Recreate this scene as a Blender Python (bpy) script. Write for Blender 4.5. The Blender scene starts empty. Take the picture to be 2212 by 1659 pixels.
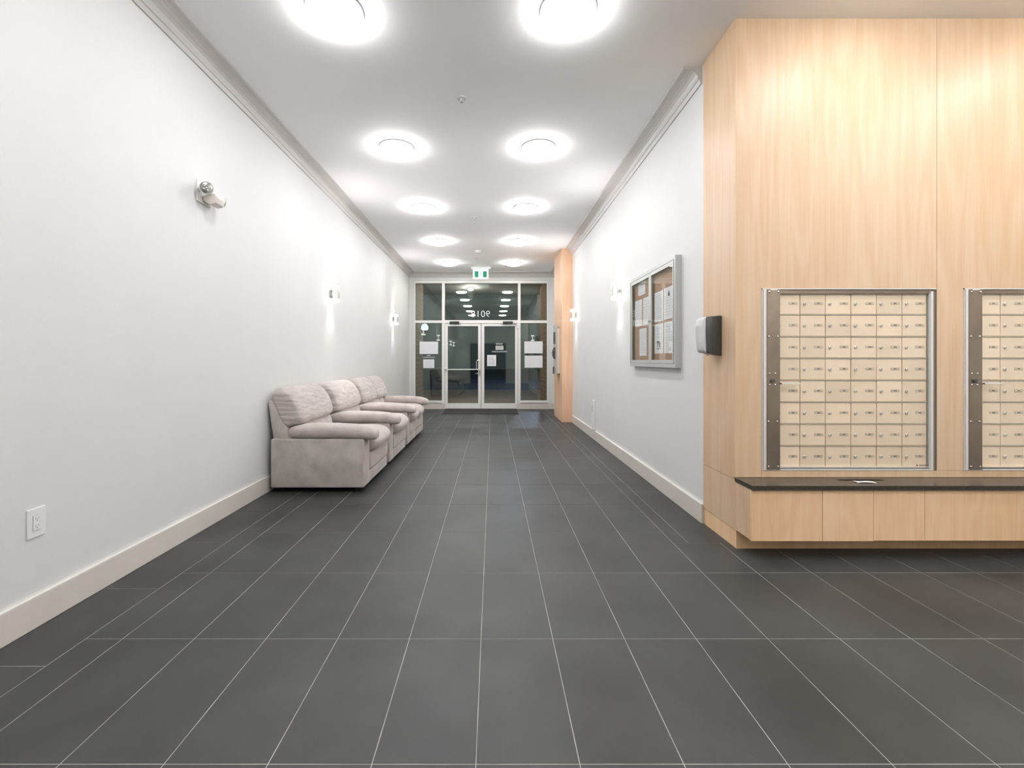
import bpy, bmesh, math, random
from mathutils import Vector, Matrix
random.seed(7)
PI = math.pi
scn = bpy.context.scene
C = scn.collection

# ------------------------------------------------------------------ camera, world, exposure
F, W_, H_ = 990.0, 2212.0, 1659.0
CX, CY, CZ = 1064.0, 779.0, 1.196
cam = bpy.data.cameras.new('camera'); co = bpy.data.objects.new('camera', cam); C.objects.link(co)
co.location = (0, 0, CZ); co.rotation_euler = (PI/2, 0, 0)
cam.sensor_fit = 'HORIZONTAL'; cam.sensor_width = 36.0; cam.lens = 36.0*F/W_
cam.shift_x = (W_/2-CX)/W_; cam.shift_y = -(H_/2-CY)/W_
cam.clip_start = 0.05; cam.clip_end = 200
scn.camera = co
world = bpy.data.worlds.new('night_sky'); scn.world = world; world.use_nodes = True
world.node_tree.nodes['Background'].inputs[0].default_value = (0.006, 0.008, 0.009, 1)
world.node_tree.nodes['Background'].inputs[1].default_value = 1.0
scn.view_settings.view_transform = 'Standard'
scn.view_settings.look = 'None'
scn.view_settings.gamma = 1.0
scn.view_settings.use_curve_mapping = False
scn.view_settings.exposure = 1.97
LAMP = 11.5          # radiance of the opal ceiling discs
SCONCE_FILL = 8.0         # watts of each added fill spot that lifts ceiling and far wall
SCONCE = 3.6         # watts of each sconce beam
scn.cycles.max_bounces = 10; scn.cycles.diffuse_bounces = 6; scn.cycles.glossy_bounces = 4
scn.cycles.transparent_max_bounces = 16
scn.cycles.sample_clamp_indirect = 6.0
scn.cycles.caustics_reflective = False; scn.cycles.caustics_refractive = False

def P(px, py, d):
    return ((px-CX)*d/F, d, CZ+(CY-py)*d/F)

# ------------------------------------------------------------------ node helpers
def newmat(name):
    m = bpy.data.materials.new(name); m.use_nodes = True
    return m, m.node_tree, m.node_tree.nodes['Principled BSDF']
def setin(b, k, v):
    if k in b.inputs: b.inputs[k].default_value = v
def plain(name, col, rough=0.5, metal=0.0, noise=0.0, nscale=8.0, bump=0.0, bscale=80.0, spec=0.5, rand=0.0, stretch=(1,1,1)):
    m, nt, b = newmat(name)
    setin(b, 'Roughness', rough); setin(b, 'Metallic', metal); setin(b, 'Specular IOR Level', spec)
    b.inputs['Base Color'].default_value = (*col, 1)
    geo = nt.nodes.new('ShaderNodeNewGeometry')
    mp = nt.nodes.new('ShaderNodeMapping'); mp.inputs['Scale'].default_value = stretch
    nt.links.new(geo.outputs['Position'], mp.inputs['Vector'])
    if noise or rand:
        hsv = nt.nodes.new('ShaderNodeHueSaturation'); hsv.inputs['Color'].default_value = (*col, 1)
        add = nt.nodes.new('ShaderNodeMath'); add.operation = 'ADD'; add.inputs[0].default_value = 1.0; add.inputs[1].default_value = 0.0
        src = None
        if noise:
            n = nt.nodes.new('ShaderNodeTexNoise'); n.inputs['Scale'].default_value = nscale; n.inputs['Detail'].default_value = 5
            nt.links.new(mp.outputs[0], n.inputs['Vector'])
            mr = nt.nodes.new('ShaderNodeMapRange'); mr.inputs['From Min'].default_value = 0.3; mr.inputs['From Max'].default_value = 0.7
            mr.inputs['To Min'].default_value = 1-noise; mr.inputs['To Max'].default_value = 1+noise
            nt.links.new(n.outputs['Fac'], mr.inputs['Value']); nt.links.new(mr.outputs[0], add.inputs[0])
        if rand:
            oi = nt.nodes.new('ShaderNodeObjectInfo')
            mr2 = nt.nodes.new('ShaderNodeMapRange'); mr2.inputs['To Min'].default_value = -rand; mr2.inputs['To Max'].default_value = rand
            nt.links.new(oi.outputs['Random'], mr2.inputs['Value']); nt.links.new(mr2.outputs[0], add.inputs[1])
        nt.links.new(add.outputs[0], hsv.inputs['Value']); nt.links.new(hsv.outputs[0], b.inputs['Base Color'])
    if bump:
        n2 = nt.nodes.new('ShaderNodeTexNoise'); n2.inputs['Scale'].default_value = bscale; n2.inputs['Detail'].default_value = 4
        nt.links.new(mp.outputs[0], n2.inputs['Vector'])
        bp = nt.nodes.new('ShaderNodeBump'); bp.inputs['Strength'].default_value = bump; bp.inputs['Distance'].default_value = 0.01
        nt.links.new(n2.outputs['Fac'], bp.inputs['Height']); nt.links.new(bp.outputs[0], b.inputs['Normal'])
    return m
def emit(name, col, s):
    m, nt, b = newmat(name)
    b.inputs['Base Color'].default_value = (*col, 1); b.inputs['Emission Color'].default_value = (*col, 1)
    b.inputs['Emission Strength'].default_value = s
    return m
def glassy(name, tint, base, graze):
    m = bpy.data.materials.new(name); m.use_nodes = True; nt = m.node_tree
    for n in list(nt.nodes): nt.nodes.remove(n)
    out = nt.nodes.new('ShaderNodeOutputMaterial'); mix = nt.nodes.new('ShaderNodeMixShader')
    tr = nt.nodes.new('ShaderNodeBsdfTransparent'); tr.inputs[0].default_value = (*tint, 1)
    gl = nt.nodes.new('ShaderNodeBsdfGlossy'); gl.inputs['Roughness'].default_value = 0.004; gl.inputs[0].default_value = (0.88, 1.0, 0.90, 1)
    lw = nt.nodes.new('ShaderNodeLayerWeight'); lw.inputs['Blend'].default_value = 0.5
    pw = nt.nodes.new('ShaderNodeMath'); pw.operation = 'POWER'; pw.inputs[1].default_value = 4.5
    ma = nt.nodes.new('ShaderNodeMath'); ma.operation = 'MULTIPLY_ADD'; ma.inputs[1].default_value = graze; ma.inputs[2].default_value = base
    nt.links.new(lw.outputs['Facing'], pw.inputs[0]); nt.links.new(pw.outputs[0], ma.inputs[0]); nt.links.new(ma.outputs[0], mix.inputs[0])
    nt.links.new(tr.outputs[0], mix.inputs[1]); nt.links.new(gl.outputs[0], mix.inputs[2]); nt.links.new(mix.outputs[0], out.inputs[0])
    return m
def wood(name, c0, c1, rough=0.42, zs=0.10):
    m, nt, b = newmat(name)
    N, L = nt.nodes, nt.links
    geo = N.new('ShaderNodeNewGeometry')
    mp = N.new('ShaderNodeMapping'); mp.inputs['Scale'].default_value = (1, 1, zs); L.new(geo.outputs['Position'], mp.inputs['Vector'])
    n1 = N.new('ShaderNodeTexNoise'); n1.inputs['Scale'].default_value = 5.5; n1.inputs['Detail'].default_value = 1.5; n1.inputs['Distortion'].default_value = 0.4
    L.new(mp.outputs[0], n1.inputs['Vector'])
    mul = N.new('ShaderNodeMath'); mul.operation = 'MULTIPLY'; mul.inputs[1].default_value = 34.0; L.new(n1.outputs['Fac'], mul.inputs[0])
    sn = N.new('ShaderNodeMath'); sn.operation = 'SINE'; L.new(mul.outputs[0], sn.inputs[0])
    mp2 = N.new('ShaderNodeMapping'); mp2.inputs['Scale'].default_value = (1, 1, 0.035); L.new(geo.outputs['Position'], mp2.inputs['Vector'])
    n2 = N.new('ShaderNodeTexNoise'); n2.inputs['Scale'].default_value = 70; n2.inputs['Detail'].default_value = 4; L.new(mp2.outputs[0], n2.inputs['Vector'])
    n3 = N.new('ShaderNodeTexNoise'); n3.inputs['Scale'].default_value = 2.0; n3.inputs['Detail'].default_value = 3; L.new(mp2.outputs[0], n3.inputs['Vector'])
    a1 = N.new('ShaderNodeMath'); a1.operation = 'MULTIPLY_ADD'; a1.inputs[1].default_value = 0.12; a1.inputs[2].default_value = 0.0; L.new(sn.outputs[0], a1.inputs[0])
    a2 = N.new('ShaderNodeMath'); a2.operation = 'MULTIPLY_ADD'; a2.inputs[1].default_value = 0.7; L.new(n2.outputs['Fac'], a2.inputs[0]); L.new(a1.outputs[0], a2.inputs[2])
    a3 = N.new('ShaderNodeMath'); a3.operation = 'MULTIPLY_ADD'; a3.inputs[1].default_value = 0.7; L.new(n3.outputs['Fac'], a3.inputs[0]); L.new(a2.outputs[0], a3.inputs[2])
    mr = N.new('ShaderNodeMapRange'); mr.inputs['From Min'].default_value = 0.4; mr.inputs['From Max'].default_value = 1.0; L.new(a3.outputs[0], mr.inputs['Value'])
    mx = N.new('ShaderNodeMix'); mx.data_type = 'RGBA'; L.new(mr.outputs[0], mx.inputs['Factor'])
    mx.inputs['A'].default_value = (*c0, 1); mx.inputs['B'].default_value = (*c1, 1)
    L.new(mx.outputs['Result'], b.inputs['Base Color'])
    setin(b, 'Roughness', rough); setin(b, 'Specular IOR Level', 0.4)
    return m

M = {}
M['wall'] = plain('painted_wall', (0.735, 0.735, 0.722), 0.55, noise=0.01, nscale=3, bump=0.04, bscale=160)
M['ceil'] = plain('ceiling_paint', (0.93, 0.925, 0.925), 0.8, bump=0.03, bscale=200)
M['trim'] = plain('taupe_trim', (0.58, 0.555, 0.535), 0.4, noise=0.03, nscale=4)
M['base'] = plain('taupe_baseboard', (0.69, 0.645, 0.59), 0.4, noise=0.04, nscale=5)
M['caulk'] = plain('pale_caulk_bead', (0.74, 0.71, 0.66), 0.5)
M['grout'] = plain('pale_grout', (0.35, 0.34, 0.32), 0.9, noise=0.25, nscale=6)
M['tile'] = plain('charcoal_porcelain', (0.045, 0.046, 0.046), 0.46, noise=0.26, nscale=2.2, bump=0.025, bscale=60, rand=0.05, spec=0.42)
M['wood'] = wood('maple_veneer', (0.655, 0.44, 0.265), (0.735, 0.55, 0.375))
M['wood_low'] = wood('maple_veneer_bench', (0.84, 0.54, 0.30), (0.92, 0.65, 0.40), 0.38, 0.2)
M['wood_col'] = wood('maple_veneer_pink', (0.80, 0.50, 0.31), (0.87, 0.60, 0.42), 0.35)
M['counter'] = plain('dark_quartz', (0.055, 0.047, 0.038), 0.22, noise=0.25, nscale=120)
M['black'] = plain('black_void', (0.01, 0.01, 0.01), 0.7)
M['dark_plastic'] = plain('dark_grey_plastic', (0.075, 0.078, 0.072), 0.38, noise=0.1, nscale=30)
M['silver_plastic'] = plain('silver_plastic', (0.62, 0.62, 0.61), 0.3)
M['white_plastic'] = plain('white_plastic', (0.82, 0.82, 0.81), 0.35)
M['ivory_plastic'] = plain('ivory_plastic', (0.80, 0.75, 0.70), 0.35)
M['white_alu'] = plain('white_powder_coat', (0.86, 0.85, 0.83), 0.35)
M['grey_alu'] = plain('grey_aluminium', (0.56, 0.57, 0.55), 0.4, metal=0.25)
M['steel'] = plain('brushed_steel', (0.55, 0.54, 0.52), 0.28, metal=1.0)
M['chrome'] = plain('chrome', (0.75, 0.75, 0.75), 0.1, metal=1.0)
M['bronze'] = plain('bronze_strip', (0.33, 0.27, 0.21), 0.32, metal=0.85, noise=0.12, nscale=6)
M['mail'] = plain('champagne_door', (0.96, 0.775, 0.58), 0.42, metal=0.0, rand=0.07, noise=0.02, nscale=15)
M['mail_frame'] = plain('champagne_frame', (0.75, 0.64, 0.50), 0.4, metal=0.2)
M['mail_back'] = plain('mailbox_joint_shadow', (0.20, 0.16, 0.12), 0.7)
M['alu_bright'] = plain('clear_anodised_aluminium', (0.78, 0.73, 0.68), 0.3, metal=0.2)
M['brown_ink'] = plain('brown_ink', (0.22, 0.17, 0.12), 0.6)
M['label_rim'] = plain('label_rim', (0.46, 0.37, 0.27), 0.5)
M['label'] = plain('number_insert', (0.50, 0.44, 0.36), 0.5)
M['ink'] = plain('dark_ink', (0.09, 0.08, 0.075), 0.6)
M['ink_blue'] = plain('blue_grey_ink', (0.52, 0.55, 0.64), 0.6)
M['paper'] = plain('white_paper', (0.85, 0.86, 0.89), 0.6)
M['cork'] = plain('cork_board', (0.46, 0.30, 0.205), 0.85, noise=0.12, nscale=90)
M['white_print'] = plain('white_vinyl', (0.85, 0.86, 0.85), 0.5)
M['glass'] = glassy('storefront_glass', (0.95, 0.98, 0.96), 0.065, 0.8)
M['clear'] = glassy('clear_glass', (0.99, 0.99, 0.985), 0.02, 0.6)
M['glass_edge'] = plain('glass_edge_blue', (0.66, 0.76, 0.78), 0.2)
M['brick'] = plain('brown_brick', (0.23, 0.165, 0.115), 0.85, noise=0.3, nscale=25, bump=0.2, bscale=60)
M['mortar'] = plain('mortar', (0.42, 0.38, 0.30), 0.9)
M['paver'] = plain('beige_paving', (0.45, 0.34, 0.26), 0.85, noise=0.12, nscale=6)
M['asphalt'] = plain('asphalt', (0.07, 0.085, 0.12), 0.7, noise=0.2, nscale=3)
M['soffit'] = plain('dark_soffit', (0.10, 0.10, 0.10), 0.8)
M['mat'] = plain('ribbed_mat', (0.035, 0.035, 0.038), 0.9, noise=0.2, nscale=120)
M['suede'] = plain('taupe_suede', (0.49, 0.435, 0.405), 0.85, noise=0.13, nscale=9, bump=0.16, bscale=26, spec=0.2)
M['suede_wr'] = plain('gathered_suede', (0.51, 0.455, 0.43), 0.85, noise=0.14, nscale=7, bump=0.7, bscale=7, spec=0.2, stretch=(0.7, 0.9, 4.5))
M['suede_side'] = plain('brushed_suede_side', (0.46, 0.42, 0.395), 0.9, noise=0.17, nscale=7, bump=0.12, bscale=40, spec=0.2)
M['suede_wr'].node_tree.nodes['Bump'].inputs['Distance'].default_value = 0.022
M['suede_wr'].node_tree.nodes['Noise Texture.001'].inputs['Detail'].default_value = 1.2
for k in ('suede', 'suede_wr', 'suede_side'):
    b = M[k].node_tree.nodes['Principled BSDF']; setin(b, 'Sheen Weight', 0.35); setin(b, 'Sheen Roughness', 0.4)
M['opal_rim'] = emit('opal_rim', (0.975, 0.985, 1.0), LAMP*1.25)
M['opal'] = emit('opal_diffuser', (0.975, 0.985, 1.0), LAMP)
M['sconce_glow'] = emit('sconce_glass_lit', (1.0, 0.97, 0.96), 1.4)
M['exit_white'] = emit('exit_white', (0.80, 0.97, 0.90), 0.30)
M['exit_green'] = emit('exit_green', (0.006, 0.18, 0.10), 0.12)
M['out_lamp'] = emit('outdoor_lamp_glow', (0.72, 0.86, 0.95), 0.22)
M['led'] = plain('reflector_led', (0.8, 0.8, 0.78), 0.15, metal=0.4)
M['reflector'] = plain('lamp_reflector', (0.40, 0.41, 0.38), 0.2, metal=0.8)
M['doorwood'] = plain('dark_door', (0.030, 0.032, 0.030), 0.4)

# ------------------------------------------------------------------ mesh builder
class MB:
    def __init__(s): s.v = []; s.f = []; s.mi = []
    def add(s, vs, fs, mi=0):
        o = len(s.v); s.v += [tuple(v) for v in vs]; s.f += [tuple(i+o for i in f) for f in fs]; s.mi += [mi]*len(fs)
        return s
    def box(s, x0, x1, y0, y1, z0, z1, mi=0):
        x0, x1 = min(x0, x1), max(x0, x1); y0, y1 = min(y0, y1), max(y0, y1); z0, z1 = min(z0, z1), max(z0, z1)
        return s.add([(x0,y0,z0),(x1,y0,z0),(x1,y1,z0),(x0,y1,z0),(x0,y0,z1),(x1,y0,z1),(x1,y1,z1),(x0,y1,z1)],
                     [(0,3,2,1),(4,5,6,7),(0,1,5,4),(1,2,6,5),(2,3,7,6),(3,0,4,7)], mi)
    def prism(s, pts, ax, a0, a1, mi=0):
        """pts in the plane across axis ax: x->(y,z)  y->(x,z)  z->(x,y)"""
        def mk(p, a): return (a, p[0], p[1]) if ax == 'x' else (p[0], a, p[1]) if ax == 'y' else (p[0], p[1], a)
        n = len(pts); vs = [mk(p, a0) for p in pts]+[mk(p, a1) for p in pts]
        fs = [tuple(range(n)), tuple(range(2*n-1, n-1, -1))]+[(i, (i+1) % n, n+(i+1) % n, n+i) for i in range(n)]
        return s.add(vs, fs, mi)
    def loft(s, rings, cap=True, mi=0):
        n = len(rings[0]); o = []; vs = [v for r in rings for v in r]; fs = []
        for k in range(len(rings)-1):
            for i in range(n):
                j = (i+1) % n; fs.append((k*n+i, k*n+j, (k+1)*n+j, (k+1)*n+i))
        if cap: fs += [tuple(range(n-1, -1, -1)), tuple((len(rings)-1)*n+i for i in range(n))]
        return s.add(vs, fs, mi)
    def lathe(s, prof, c, axis='z', seg=24, mi=0, cap=True):
        rings = []
        for r, h in prof:
            ring = []
            for i in range(seg):
                a = 2*PI*i/seg; u, w = r*math.cos(a), r*math.sin(a)
                ring.append((c[0]+u, c[1]+w, c[2]+h) if axis == 'z' else (c[0]+h, c[1]+u, c[2]+w) if axis == 'x' else (c[0]+u, c[1]+h, c[2]+w))
            rings.append(ring)
        return s.loft(rings, cap, mi)
    def tube(s, pts, r, seg=10, mi=0):
        pts = [Vector(p) for p in pts]; rings = []
        up = Vector((0.31, 0.17, 0.93)).normalized()
        for i, p in enumerate(pts):
            t = (pts[min(i+1, len(pts)-1)]-pts[max(i-1, 0)]).normalized()
            u = t.cross(up)
            if u.length < 0.2: u = t.cross(Vector((1, 0, 0)))
            u.normalize(); w = t.cross(u)
            rings.append([tuple(p+r*(math.cos(2*PI*k/seg)*u+math.sin(2*PI*k/seg)*w)) for k in range(seg)])
        return s.loft(rings, True, mi)
    def mesh(s, name, mats, bevel=0.0, smooth=False, seg=2):
        me = bpy.data.meshes.new(name); me.from_pydata(s.v, [], s.f)
        for m in mats: me.materials.append(M[m])
        for p, k in zip(me.polygons, s.mi): p.material_index = k
        bm = bmesh.new(); bm.from_mesh(me); bmesh.ops.recalc_face_normals(bm, faces=bm.faces)
        if bevel: bmesh.ops.bevel(bm, geom=bm.edges[:], offset=bevel, segments=seg, affect='EDGES', profile=0.5)
        if smooth:
            for f in bm.faces: f.smooth = True
            for e in bm.edges:
                if len(e.link_faces) == 2 and e.calc_face_angle(0) > 0.75: e.smooth = False
        bm.to_mesh(me); bm.free()
        return me
    def build(s, name, mats, parent=None, loc=(0,0,0), bevel=0.0, smooth=False, seg=2):
        if isinstance(mats, str): mats = [mats]
        return link(name, s.mesh(name, mats, bevel, smooth, seg), parent, loc)
def link(name, data, parent=None, loc=(0,0,0)):
    o = bpy.data.objects.new(name, data); C.objects.link(o); o.location = loc
    if parent is not None: o.parent = parent
    return o
def tag(o, label=None, cat=None, group=None, kind=None):
    if label: o['label'] = label
    if cat: o['category'] = cat
    if group: o['group'] = group
    if kind: o['kind'] = kind
    return o
def empty(name, loc=(0,0,0)):
    o = bpy.data.objects.new(name, None); C.objects.link(o); o.location = loc; o.empty_display_size = 0.1
    return o
def struct(o, label=None): return tag(o, label=label, kind='structure')
def copy_tree(o, parent=None):
    c = o.copy(); C.objects.link(c)
    if parent is not None: c.parent = parent
    for ch in o.children: copy_tree(ch, c)
    return c

# ------------------------------------------------------------------ dimensions
XL, XR, XB = -2.057, 1.553, 6.0       # left wall, right wall, end of the side bay
YB, YE, YM = -1.36, 11.32, 2.92       # back wall, street wall, mailbox wall
ZC = 3.376
YS = 3.364                            # where the wood return meets the painted wall

# ------------------------------------------------------------------ shell
struct(MB().box(XL-0.15, XL, YB-0.15, YE+0.2, -0.1, ZC+0.1).build('wall_left', 'wall'), 'long pale grey painted wall behind the recliners')
struct(MB().box(XR, XR+0.15, YS+0.002, YE+0.2, -0.1, ZC+0.1).build('wall_right', 'wall'), 'pale grey painted wall carrying the notice board')
struct(MB().box(XL, XB+0.15, YB-0.15, YB, -0.1, ZC+0.1).build('wall_back', 'wall'))
struct(MB().box(XB, XB+0.15, YB, YM+0.2, -0.1, ZC+0.1).build('wall_side_bay', 'wall'))
struct(MB().box(XL-0.15, XB+0.15, YB-0.15, YE+0.2, ZC, ZC+0.15).build('ceiling', 'ceil'), 'flat pale ceiling of the lobby')
# street wall: piers, header and low kerb walls around the shopfront
XG0, XG1, ZG1 = -1.939, 1.366, 3.165
we = empty('wall_street'); struct(we, 'pale wall framing the glazed entrance')
MB().box(XL, XG0, YE, YE+0.2, 0, ZC).build('pier', 'wall', we)
MB().box(XG1, XR, YE, YE+0.2, 0, ZC).build('pier', 'wall', we)
MB().box(XG0, XG1, YE, YE+0.2, ZG1, ZC).build('header', 'wall', we)
MB().box(XG0, -1.19, YE, YE+0.2, 0, 0.155).build('low_wall', 'wall', we)
MB().box(0.605, XG1, YE, YE+0.2, 0, 0.155).build('low_wall', 'wall', we)

# floor : grout bed with recessed joints, tiles proud of it
fl = MB().box(XL, XB, YB, YM+0.01, -0.08, -0.0012).box(XL, XR+0.02, YM+0.01, YE+0.15, -0.08, -0.0012).build('floor', 'grout')
struct(fl, 'dark charcoal rectangular floor tiles with thin pale grout lines')
PX, PY, X0, Y0 = 0.3085, 0.6125, -0.0495, 1.972
G = 0.0017
tile_cache = {}
def tile_mesh(w, l):
    k = (round(w, 3), round(l, 3))
    if k not in tile_cache:
        b = MB(); a, c, e = w/2, l/2, 0.0008
        vs = [(-a,-c,-0.006),(a,-c,-0.006),(a,c,-0.006),(-a,c,-0.006),(-a,-c,-e),(a,-c,-e),(a,c,-e),(-a,c,-e),
              (-a+e,-c+e,0),(a-e,-c+e,0),(a-e,c-e,0),(-a+e,c-e,0)]
        fs = [(8,9,10,11)]+[(i,(i+1)%4,4+(i+1)%4,4+i) for i in range(4)]+[(4+i,4+(i+1)%4,8+(i+1)%4,8+i) for i in range(4)]
        b.add(vs, fs); tile_cache[k] = b.mesh('tile', ['tile'])
    return tile_cache[k]
rest = MB(); ntile = 0
def tile(x0, x1, y0, y1):
    global ntile
    x0 += G; x1 -= G; y0 += G; y1 -= G
    if x1-x0 < 0.02 or y1-y0 < 0.02: return
    d = (y0+y1)/2; seen = y1 > 1.3 and (x0*F/max(y1, .1)+CX) < 2212 and (x1*F/max(y1, .1)+CX) > 0
    if seen and ntile < 299:
        ntile += 1
        link('tile', tile_mesh(x1-x0, y1-y0), fl, ((x0+x1)/2, (y0+y1)/2, 0))
    else:
        rest.box(x0, x1, y0, y1, -0.006, 0)
XLB = XL+0.017
cols = [(-1.592+PX*i, -1.592+PX*(i+1)) for i in range(9)]
XCUT, YCUT = 1.285, 3.009
rows = [(Y0+PY*k, Y0+PY*(k+1)) for k in range(-6, 16)]
for (y0, y1) in rows:
    y0c, y1c = max(y0, YB), min(y1, YE+0.02)
    if y1c-y0c < 0.03: continue
    tile(-1.75, -1.592, y0c, y1c)
    for (x0, x1) in cols: tile(x0, x1, y0c, y1c)
    # strip up to the corridor edge
    x9 = cols[-1][1]
    for (a, b2) in ((y0c, min(y1c, YCUT)), (max(y0c, YCUT), y1c)):
        if b2-a < 0.03: continue
        if a >= YCUT-1e-6: tile(x9, XCUT, a, b2)
        else:
            k = 0
            while x9+PX*k < XB:
                xa, xb = x9+PX*k, min(x9+PX*(k+1), XB)
                if b2 > YM and xb > XR: 
                    tile(xa, xb, a, min(b2, YM-0.004))
                    if xa < XR: tile(xa, XR, YM-0.004, b2)
                else: tile(xa, xb, a, b2)
                k += 1
k = -6
while True:
    ya = 1.795+PY*k; yb = ya+PY; k += 1
    if ya > YE: break
    if yb < YB: continue
    tile(XL, -1.75, max(ya, YB), min(yb, YE))
    if yb > YCUT+0.1: tile(XCUT, XR, YCUT if ya < YCUT+0.1 else ya, min(yb, YE))
rt = rest.build('tile_field', 'tile', fl); rt['kind'] = 'stuff'

# baseboards with a pale caulk bead on top
def baseboard(name, boxes, h=0.137):
    m = MB()
    for (x0, x1, y0, y1) in boxes: m.box(x0, x1, y0, y1, 0, h)
    o = m.build(name, 'base', bevel=0.002, seg=1); struct(o, None)
    c = MB()
    for (x0, x1, y0, y1) in boxes: c.box(x0, x1, y0, y1, h, h+0.004)
    c.build('caulk_bead', 'caulk', o)
    return o
struct(baseboard('baseboard_left', [(XL, XL+0.017, YB, YE)]), 'taupe baseboard along the long bare wall')
struct(baseboard('baseboard_right', [(XR-0.020, XR, YS+0.001, 8.90), (XR-0.020, XR, 10.0, YE)]), 'taupe baseboard below the notice board')
struct(baseboard('baseboard_street', [(XL+0.017, -1.175, YE-0.016, YE), (0.590, XR-0.02, YE-0.016, YE)]), 'short taupe baseboards beside the entrance doors')
struct(baseboard('baseboard_back', [(XL+0.017, XB, YB, YB+0.016)]))

# crown moulding
def crown_prof(s):   # s = +1: moulding grows to +a ; (a = distance from wall, z)
    p = [(0, ZC-0.128), (0.012, ZC-0.128), (0.016, ZC-0.118), (0.020, ZC-0.108), (0.024, ZC-0.100)]
    for i in range(7):
        t = i/6.0*PI/2
        p.append((0.030+0.100*(1-math.cos(t)), ZC-0.098+0.080*math.sin(t)))
    p += [(0.139, ZC-0.014), (0.141, ZC), (0, ZC)]
    return [(s*a, z) for a, z in p]
def moulding(name, prof, ax, a0, a1, off, label):
    pts = [(off+a, z) for a, z in prof]
    o = MB().prism(pts, ax, a0, a1).build(name, 'trim', smooth=False); struct(o, label); return o
moulding('trim_1', crown_prof(1), 'y', YB, YE, XL, 'taupe cove crown moulding above the long bare wall')
moulding('trim_2', crown_prof(-1), 'y', YS+0.03, 8.90, XR, 'taupe crown moulding ending in a cut return near the maple wall')
moulding('trim_3', crown_prof(-1), 'y', 10.0, YE, XR, 'short taupe crown moulding between maple pier and entrance')
moulding('trim_4', crown_prof(-1), 'x', XL, XR, YE, 'taupe crown moulding above the entrance glazing')

# ------------------------------------------------------------------ maple mailbox wall
S = YM/F
def mx(px): return (px-CX)*S
def mz(py): return CZ+(CY-py)*S
wm = empty('wall_mailbox'); struct(wm, 'maple veneer wall holding the mailboxes')
CA0, CA1, CZ0, CZ1 = mx(1645), mx(2022.5), mz(1016.5), mz(622.5)      # opening A
SHIFT = mx(2081)-mx(1645)
CB0, CB1 = CA0+SHIFT, CA1+SHIFT
XP = 1.551; GR = 0.0013; T = 0.02
ZP = 0.437
MB().box(XP+T, XB, YM+0.2, YM+0.3, 0, ZC).build('core', 'mail_back', wm)
def panel(parts, mat='wood', name='wood_panel', bev=0.0008):
    m = MB()
    for p in parts: m.box(*p)
    return m.build(name, mat, wm, bevel=0)
xa = mx(2023.5)
panel([(XP-0.004, CA0, YM, YM+T, ZP+0.016, CZ1), (XP-0.004, xa-GR, YM, YM+T, CZ1, ZC)])
xb = xa+1.285
panel([(xa+GR, CB0, YM, YM+T, CZ0, CZ1), (xa+GR, xb-GR, YM, YM+T, CZ1, ZC)])
panel([(xb+GR, xb+1.285, YM, YM+T, CZ1, ZC), (CB1, xb+1.285, YM, YM+T, CZ0, CZ1)])
panel([(xb+1.285+2*GR, XB, YM, YM+T, CZ0, ZC)])
panel([(CA0+GR, XB, YM, YM+T, ZP+0.016, CZ0-GR)])
# opening reveals (thin linings)
for (a, b2) in ((CA0, CA1), (CB0, CB1)):
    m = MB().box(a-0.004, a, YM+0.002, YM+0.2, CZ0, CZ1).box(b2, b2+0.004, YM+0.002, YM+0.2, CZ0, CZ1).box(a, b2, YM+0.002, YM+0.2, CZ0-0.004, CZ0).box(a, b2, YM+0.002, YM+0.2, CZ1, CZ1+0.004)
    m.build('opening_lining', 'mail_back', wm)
# side return facing the corridor, upper and lower panels, plinth
panel([(XP-0.004, XP+T, YM+T, YS, ZP+GR, ZC)])
panel([(XP-0.004, XP+T, YM+0.0, YS, 0.122, ZP-GR)])
MB().box(XP+0.002, XP+T, YM+T, YS, 0, 0.119).box(XP+0.002, XB, YM, YM+T, 0, 0.119).build('plinth', 'wood_low', wm)
MB().box(XP+T, XP+T+0.02, YM+0.02, YM+0.2, 0, ZC).build('backing', 'mail_back', wm)

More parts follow.
